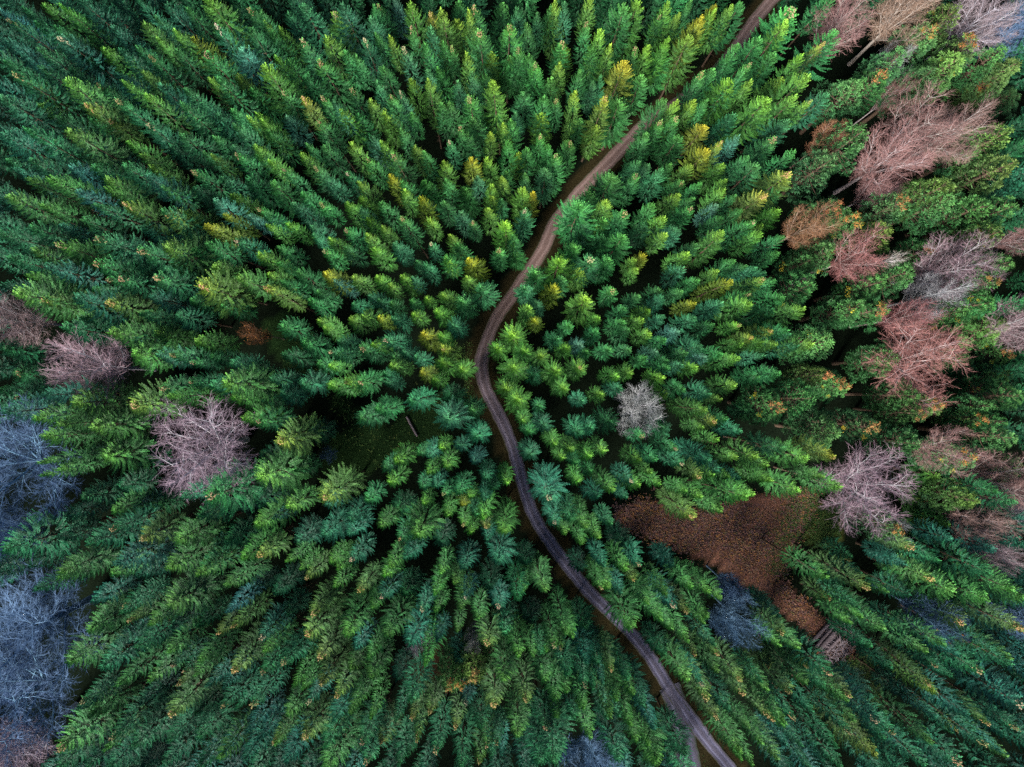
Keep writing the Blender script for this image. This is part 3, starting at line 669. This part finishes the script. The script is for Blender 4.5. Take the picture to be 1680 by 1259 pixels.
# ------------------------------------------------------------------ bare trees
BV = 6
bmesh_ = []
for i in range(BV):
    tr, li, tw = bare_tree_meshes(500+i, 1.0 if i < 5 else 0.8, slender=(i == 5))
    bmesh_.append((tr.mesh('bare_trunk', M_LIMB, smooth=True), li.mesh('bare_limbs', M_LIMB, smooth=True), tw.mesh('bare_twigs', M_TWIG)))
for n, (px, py, pr, tint, label) in enumerate(BARE):
    rnd = random.Random(n*17+1)
    small = pr < 30
    hh = {True: 15.5, False: 20.0}[small] if pr > 14 else 7.0
    if tint == 'birch': hh = 18.5 if pr > 15 else 15
    zc = hh*0.66
    wr = pr*(H-zc)/F
    # the crown's middle projects to (px, py)
    bx, by, _ = at(px, py, zc)
    v = n % 5 if tint != 'birch' else 5
    root = bpy.data.objects.new('birch_tree' if tint == 'birch' else 'bare_tree', None); COL.objects.link(root)
    s = wr/4.5*(1.12 if tint == 'blue' and pr > 60 else 1)
    root.location = (bx, by, -0.1); root.rotation_euler = (0, 0, rnd.uniform(0, 6.283)); root.scale = (s, s, hh/16.3)
    tag(root, label, 'bare tree' if tint != 'birch' else 'birch', 'bare broadleaf trees' if tint != 'birch' else None)
    tc_, lc_ = TINT[tint]
    tc_, lc_ = jitter(tc_, rnd, 0.1), jitter(lc_, rnd, 0.06)
    for nm, me, c in (('trunk', bmesh_[v][0], lc_), ('branches', bmesh_[v][1], lc_), ('twigs', bmesh_[v][2], tc_)):
        if (nm, me.name) in first: o = first[(nm, me.name)].copy(); COL.objects.link(o)
        else: o = first[(nm, me.name)] = obj(nm, me)
        o.parent = up if nm == 'twigs' else root; o.color = (*c, 1)
        if nm == 'branches': up = o
    if tint == 'orange' or 'orange leaves' in label:
        mb = MB(); R2 = random.Random(n)
        base = [v_.co for v_ in bmesh_[v][2].vertices]
        for k in range(90):
            p = base[R2.randrange(len(base))]
            if tint != 'orange' and p.x < 1.5: continue
            d = Vector((R2.gauss(0, 1), R2.gauss(0, 1), R2.gauss(0, 1))).normalized()
            mb.leaf(p, d, d.orthogonal().normalized(), 0.42, 0.3, R2.random())
        o = obj('leaves', mb.mesh('bare_tree_leaves', M_LEAF), root, (0.30, 0.13, 0.035))

# ------------------------------------------------------------------ ground, tracks, clearings
def spline(pts, step=5.0):
    out = []
    P = [Vector((*p, 0)) for p in pts]; P = [P[0]*2-P[1]] + P + [P[-1]*2-P[-2]]
    for i in range(1, len(P)-2):
        n = max(2, int((P[i+1]-P[i]).length/step))
        for k in range(n):
            t = k/n
            out.append(0.5*((2*P[i]) + (P[i+1]-P[i-1])*t + (2*P[i-1]-5*P[i]+4*P[i+1]-P[i+2])*t*t + (3*P[i]-P[i-1]-3*P[i+1]+P[i+2])*t**3))
    out.append(P[-2])
    return out

def track_mesh(name, pts, width_px, z0, mat, seed):
    S = [Vector(at(p.x, p.y)) for p in spline(pts)]
    half = width_px*H/F/2
    us = np.linspace(-1, 1, 19)
    verts, uvs = [], []
    dist = 0.0
    for i, p in enumerate(S):
        d = (S[min(i+1, len(S)-1)] - S[max(i-1, 0)]).normalized(); nrm = Vector((-d.y, d.x, 0))
        if i: dist += (p-S[i-1]).length
        wl = half*(1 + 0.22*noise.noise(Vector((dist*0.16, seed, 0))) + 0.10*noise.noise(Vector((dist*0.9, seed+5, 0))))
        wr = half*(1 + 0.22*noise.noise(Vector((dist*0.16, seed+9, 0))) + 0.10*noise.noise(Vector((dist*0.9, seed+14, 0))))
        for u in us:
            q = p + nrm*(u*(wl if u > 0 else wr))
            rut = math.exp(-((abs(u)-0.48)/0.15)**2)
            z = z0 + 0.05*(1-u*u) - 0.07*rut + 0.02*noise.noise(q*1.3)*(1-u*u)
            verts.append((q.x, q.y, z)); uvs.append((u, dist))
    n = len(us); faces = []
    for i in range(len(S)-1):
        for j in range(n-1):
            faces.append((i*n+j, i*n+j+1, (i+1)*n+j+1, (i+1)*n+j))
    me = bpy.data.meshes.new(name); me.from_pydata(verts, [], faces); me.materials.append(mat)
    at_ = me.attributes.new('across', 'FLOAT', 'POINT'); at_.data.foreach_set('value', [u for u, _ in uvs])
    al = me.attributes.new('along', 'FLOAT', 'POINT'); al.data.foreach_set('value', [d for _, d in uvs])
    me.polygons.foreach_set('use_smooth', [True]*len(me.polygons)); me.update()
    return me

def track_material(name, gravel, rut, verge, wet, grey=None):
    m, nt, b = material(name)
    ac = node(nt, 'ShaderNodeAttribute', attribute_name='across').outputs['Fac']
    ab = node(nt, 'ShaderNodeMath', operation='ABSOLUTE'); nt.links.new(ac, ab.inputs[0])
    n1 = noise_tex(nt, 0.7, 5); n2 = noise_tex(nt, 9.0, 6, 0.7)
    ad = node(nt, 'ShaderNodeMath', operation='MULTIPLY_ADD'); nt.links.new(n1, ad.inputs[0]); ad.inputs[1].default_value = 0.5; nt.links.new(ab.outputs[0], ad.inputs[2])
    # ruts at |u| about 0.5 (0.25 added by the noise), grassy verge at the rim
    c = ramp(nt, ad.outputs[0], [(0.0, tuple(x*0.8 for x in gravel)), (0.42, gravel), (0.62, rut), (0.74, rut), (0.88, gravel), (1.0, gravel)])
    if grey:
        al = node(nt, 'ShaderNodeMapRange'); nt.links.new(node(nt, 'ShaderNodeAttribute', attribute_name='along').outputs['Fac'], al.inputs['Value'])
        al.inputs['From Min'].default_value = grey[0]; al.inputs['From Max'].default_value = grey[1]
        c = mixc(nt, al.outputs[0], c, (0.60, 0.85, 1.45), 'MULTIPLY')  # blue skylight of the shaded lower stretch put into the gravel colour
    edge = node(nt, 'ShaderNodeMapRange'); nt.links.new(ad.outputs[0], edge.inputs['Value'])
    edge.inputs['From Min'].default_value = 1.02; edge.inputs['From Max'].default_value = 1.22
    c = mixc(nt, edge.outputs[0], c, verge)
    mr = node(nt, 'ShaderNodeMapRange'); nt.links.new(n2, mr.inputs['Value'])
    mr.inputs['From Min'].default_value = 0.3; mr.inputs['From Max'].default_value = 0.7
    mr.inputs['To Min'].default_value = 0.62; mr.inputs['To Max'].default_value = 1.4
    nt.links.new(scaled(nt, c, mr.outputs[0]), b.inputs['Base Color'])
    rr = ramp(nt, ad.outputs[0], [(0.0, (.9,)*3), (0.58, (.9,)*3), (0.66, (wet,)*3), (0.72, (.9,)*3)])
    nt.links.new(rr, b.inputs['Roughness'])
    bp = node(nt, 'ShaderNodeBump'); bp.inputs['Strength'].default_value = 0.5; bp.inputs['Distance'].default_value = 0.05
    nt.links.new(n2, bp.inputs['Height']); nt.links.new(bp.outputs[0], b.inputs['Normal'])
    return m

# ground with its ground-cover colour per zone
m, nt, b = material('forest_floor')
zc_ = node(nt, 'ShaderNodeAttribute', attribute_name='cover').outputs['Color']
n1 = noise_tex(nt, 0.35, 6, 0.65); n2 = noise_tex(nt, 5.0, 6, 0.7)
mr = node(nt, 'ShaderNodeMapRange'); nt.links.new(n2, mr.inputs['Value'])
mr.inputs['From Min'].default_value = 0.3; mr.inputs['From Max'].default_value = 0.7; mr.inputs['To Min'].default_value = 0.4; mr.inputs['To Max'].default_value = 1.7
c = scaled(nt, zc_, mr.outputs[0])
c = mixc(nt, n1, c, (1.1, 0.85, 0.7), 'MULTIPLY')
nt.links.new(c, b.inputs['Base Color']); b.inputs['Roughness'].default_value = 1.0; b.inputs['Specular IOR Level'].default_value = 0.0
bp = node(nt, 'ShaderNodeBump'); bp.inputs['Strength'].default_value = 0.8; bp.inputs['Distance'].default_value = 0.2
nt.links.new(n2, bp.inputs['Height']); nt.links.new(bp.outputs[0], b.inputs['Normal'])
xs = np.concatenate([[-2500, -900, -350, -160], np.arange(-110, 110.1, 1.0), [160, 350, 900, 2500]])
ys = np.concatenate([[-2500, -900, -350, -150], np.arange(-88, 88.1, 1.0), [150, 350, 900, 2500]])
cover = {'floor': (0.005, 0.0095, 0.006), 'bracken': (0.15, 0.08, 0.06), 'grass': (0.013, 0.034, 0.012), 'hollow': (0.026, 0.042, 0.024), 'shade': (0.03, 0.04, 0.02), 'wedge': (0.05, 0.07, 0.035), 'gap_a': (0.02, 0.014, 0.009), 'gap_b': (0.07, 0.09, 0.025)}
verts, cols, faces = [], [], []
for y in ys:
    for x in xs:
        z = 0.0
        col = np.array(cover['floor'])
        if abs(x) < 111 and abs(y) < 89:
            px, py = px_of(x, y)
            rd = road_d(px, py)*H/F
            wob = 14*noise.noise(Vector((x*0.22, y*0.22, 0)))
            for nm, poly in CLEAR.items():
                if inside(px+wob, py+wob, poly): col = np.array(cover[nm])
            if rd < 2.2: col = np.array((0.024, 0.022, 0.011))
            z = -0.06 - 0.35*max(0, noise.noise(Vector((x*0.12, y*0.12, 3)))+0.3)*min(1, max(0, rd-2.2)/4)
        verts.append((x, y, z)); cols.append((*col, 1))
nx = len(xs)
for j in range(len(ys)-1):
    for i in range(nx-1):
        a = j*nx+i; faces.append((a, a+1, a+1+nx, a+nx))
me = bpy.data.meshes.new('ground'); me.from_pydata(verts, [], faces); me.materials.append(m)
ca = me.color_attributes.new('cover', 'FLOAT_COLOR', 'POINT')
ca.data.foreach_set('color', np.array(cols, dtype=np.float32).ravel())
me.polygons.foreach_set('use_smooth', [True]*len(me.polygons)); me.update()
tag(obj('ground', me), kind='structure')

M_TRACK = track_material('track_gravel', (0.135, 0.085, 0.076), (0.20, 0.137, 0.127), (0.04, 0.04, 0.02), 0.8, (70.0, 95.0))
M_SIDE = track_material('side_track_gravel', (0.062, 0.056, 0.080), (0.094, 0.090, 0.14), (0.03, 0.04, 0.02), 0.35)  # bluish gravel: skylight in shade put into the colour
tag(obj('dirt_track', track_mesh('dirt_track', ROAD, 22, 0.03, M_TRACK, 3.0)), kind='structure')
tag(obj('side_track', track_mesh('side_track', FORK, 36, 0.012, M_SIDE, 8.0)), kind='structure')

# ground plants that nobody could count
def cover_mesh(name, polys, n, seed, size, mat, keep=None):
    R = random.Random(seed); mb = MB()
    k = 0
    while k < n:
        poly = polys[R.randrange(len(polys))]
        x0, x1 = min(p[0] for p in poly), max(p[0] for p in poly); y0, y1 = min(p[1] for p in poly), max(p[1] for p in poly)
        px, py = R.uniform(x0, x1), R.uniform(y0, y1)
        wx, wy = R.gauss(0, 9), R.gauss(0, 9)
        if not inside(px+wx, py+wy, poly) or road_d(px, py) < 21: k += 0.02; continue
        k += 1
        if keep and not keep(px, py): continue
        x, y, _ = at(px, py); s = size*R.uniform(0.6, 1.4); tone = R.random()
        for j in range(4):
            az = R.uniform(0, 6.283); e = R.uniform(0.25, 1.0)
            d = Vector((math.cos(az)*math.cos(e), math.sin(az)*math.cos(e), math.sin(e)))
            n_ = Vector((-math.cos(az)*math.sin(e), -math.sin(az)*math.sin(e), math.cos(e)))
            mb.leaf((x, y, -0.2), d, n_, s*R.uniform(0.7, 1.2), s*0.45, tone)
    return mb.mesh(name, mat, spray=True)

def cover_material(name, stops):
    m, nt, b = material(name)
    sep = node(nt, 'ShaderNodeSeparateColor'); nt.links.new(node(nt, 'ShaderNodeAttribute', attribute_name='spray').outputs['Color'], sep.inputs[0])
    f = noise_tex(nt, 0.25, 4)
    ad = node(nt, 'ShaderNodeMath', operation='ADD'); nt.links.new(sep.outputs[0], ad.inputs[0]); nt.links.new(f, ad.inputs[1])
    hv = node(nt, 'ShaderNodeMath', operation='MULTIPLY'); nt.links.new(ad.outputs[0], hv.inputs[0]); hv.inputs[1].default_value = 0.5
    nt.links.new(ramp(nt, hv.outputs[0], stops), b.inputs['Base Color']); b.inputs['Roughness'].default_value = 0.8
    b.inputs['Specular IOR Level'].default_value = 0.15
    return m
M_BRACKEN = cover_material('bracken_fronds', [(0.2, (0.07, 0.05, 0.05)), (0.36, (0.17, 0.095, 0.09)), (0.48, (0.26, 0.115, 0.08)), (0.54, (0.16, 0.10, 0.11)), (0.60, (0.13, 0.12, 0.05)), (0.66, (0.34, 0.15, 0.05)), (0.80, (0.24, 0.18, 0.13))])
M_GRASS = cover_material('grass_blades', [(0.2, (0.03, 0.08, 0.02)), (0.5, (0.06, 0.12, 0.03)), (0.8, (0.12, 0.14, 0.04))])
tag(obj('bracken', cover_mesh('bracken', [CLEAR['bracken']], 12000, 21, 0.27, M_BRACKEN)), 'rust-brown dead bracken covering the open clearing', 'bracken', kind='stuff')
GZ = [[(1300,800),(1345,815),(1330,850),(1295,905),(1282,950),(1255,940),(1275,870)], [(1300,800),(1345,815),(1330,850),(1295,905),(1282,950),(1255,940),(1275,870)], CLEAR['grass'], CLEAR['wedge'], CLEAR['hollow'], CLEAR['gap_b'],
      [(1080,1095),(1105,1085),(1140,1150),(1120,1165)], [(1010,255),(1030,215),(1050,235),(1030,260)], [(760,560),(785,590),(785,660),(760,650)]]
tag(obj('grass', cover_mesh('grass', GZ, 7000, 22, 0.26, M_GRASS)), 'dark green and straw grass in the gaps and along the track', 'grass', kind='stuff')

# cut logs and brash heap at the end of the clearing
def log_obj(px, py, z, ang, L, r, label):
    x, y, _ = at(px, py)
    root = bpy.data.objects.new('cut_log', None); COL.objects.link(root); root.location = (x, y, z); root.rotation_euler = (0, 0, ang)
    R = random.Random(int(px*7+py)); mb = MB()
    n = 7
    pts = [(-L/2+L*i/(n-1), R.uniform(-.03, .03), R.uniform(-.02, .02)) for i in range(n)]
    mb.tube(pts, [r*R.uniform(0.92, 1.06)*(1.05-0.12*i/(n-1)) for i in range(n)], 10)
    obj('bark', mb.mesh('log_bark', M_WOODBARK, smooth=True), root)
    for s in (-1, 1):
        e = MB(); p = pts[0] if s < 0 else pts[-1]
        e.tube([(p[0]+s*0.005, p[1], p[2]), (p[0]+s*0.03, p[1], p[2])], [r*0.97, r*0.95], 10, cap=True)
        obj('cut_end', e.mesh('log_end', M_WOOD), root)
    tag(root, label, 'log', 'cut logs at the end of the bracken clearing')
LOGA = math.radians(48)
for k, (dx, dy, z, L, lab) in enumerate([(-10, -6, .2, 2.6, 'pale cut log, outermost of the pile towards the bracken'), (-5, -1, .22, 3.0, 'long pale cut log lying second in the pile from the bracken'), (0, 3, .2, 2.8, 'pinkish cut log in the middle of the pile'),
        (-3, 1, .58, 2.4, 'pale cut log resting on top of the pile'), (6, 8, .2, 2.2, 'short pinkish cut log on the pile side towards the dark hollow')]):
    log_obj(1358+dx*1.35, 1046+dy*1.35, z*1.25, LOGA + 0.08*math.sin(k*3), L*1.25, 0.25, lab)
log_obj(1352, 1058, .18, math.radians(-20), 1.9, 0.22, 'loose pale cut log lying across the foot of the pile')
log_obj(676, 700, .15, math.radians(-62), 3.2, 0.16, 'thin pale fallen trunk in the dark gap beside the track bend')
mb = MB(); R = random.Random(77)
for k in range(520):
    a = R.uniform(0, 6.283); q = math.sqrt(R.random()); x = 2.6*q*math.cos(a); y = 3.6*q*math.sin(a)
    z = 0.55*(1-q*q)*R.random() + 0.02
    az = R.uniform(0, 6.283); el = R.uniform(-.15, .4)
    d = Vector((math.cos(az)*math.cos(el), math.sin(az)*math.cos(el), math.sin(el)))
    mb.spike(Vector((x, y, z)) - d*0.5, d, R.uniform(0.6, 1.7), R.uniform(0.018, 0.05))
x, y, _ = at(1376, 1048)
o = tag(obj('brash_heap', mb.mesh('brash_heap', M_TWIG), None, (0.26, 0.22, 0.25)), 'heap of grey-purple cut branches beside the pale logs', 'brash heap')
o.location = (x, y, 0); o.rotation_euler = (0, 0, -0.4)

# ------------------------------------------------------------------ light, sky, camera
SUN_EL, SUN_AZ = math.radians(SUN_ELEV), math.atan2(-0.55, -0.84)       # azimuth as atan2(x, y): the light comes from the lower side of the picture
sd = Vector((math.sin(SUN_AZ)*math.cos(SUN_EL), math.cos(SUN_AZ)*math.cos(SUN_EL), math.sin(SUN_EL)))
L = bpy.data.lights.new('sun', 'SUN'); L.energy = SUN_E; L.angle = math.radians(SUN_ANG); L.color = (1.0, 0.95, 0.87)
lo = bpy.data.objects.new('sun', L); COL.objects.link(lo); lo.rotation_euler = sd.to_track_quat('Z', 'Y').to_euler()
W = bpy.data.worlds.new('World'); SC.world = W; W.use_nodes = True
wn = W.node_tree; bg = wn.nodes['Background']
sky = wn.nodes.new('ShaderNodeTexSky'); sky.sky_type = 'NISHITA'; sky.sun_disc = False
sky.sun_elevation = SUN_EL; sky.sun_rotation = SUN_AZ
sky.dust_density = 0.6
wn.links.new(sky.outputs[0], bg.inputs['Color']); bg.inputs['Strength'].default_value = SKY_S
cam = bpy.data.cameras.new('camera'); co = bpy.data.objects.new('camera', cam); COL.objects.link(co)
co.location = (0, 0, H); co.rotation_euler = (0, 0, 0)
cam.sensor_fit = 'HORIZONTAL'; cam.sensor_width = 36; cam.lens = 36*F/1680; cam.clip_end = 6000
SC.camera = co
SC.view_settings.view_transform = 'Standard'; SC.view_settings.look = 'None'; SC.view_settings.gamma = 1; SC.view_settings.use_curve_mapping = False
SC.view_settings.exposure = EXPO
SC.cycles.max_bounces = 5; SC.cycles.diffuse_bounces = 3; SC.cycles.glossy_bounces = 2
SC.cycles.use_denoising = False
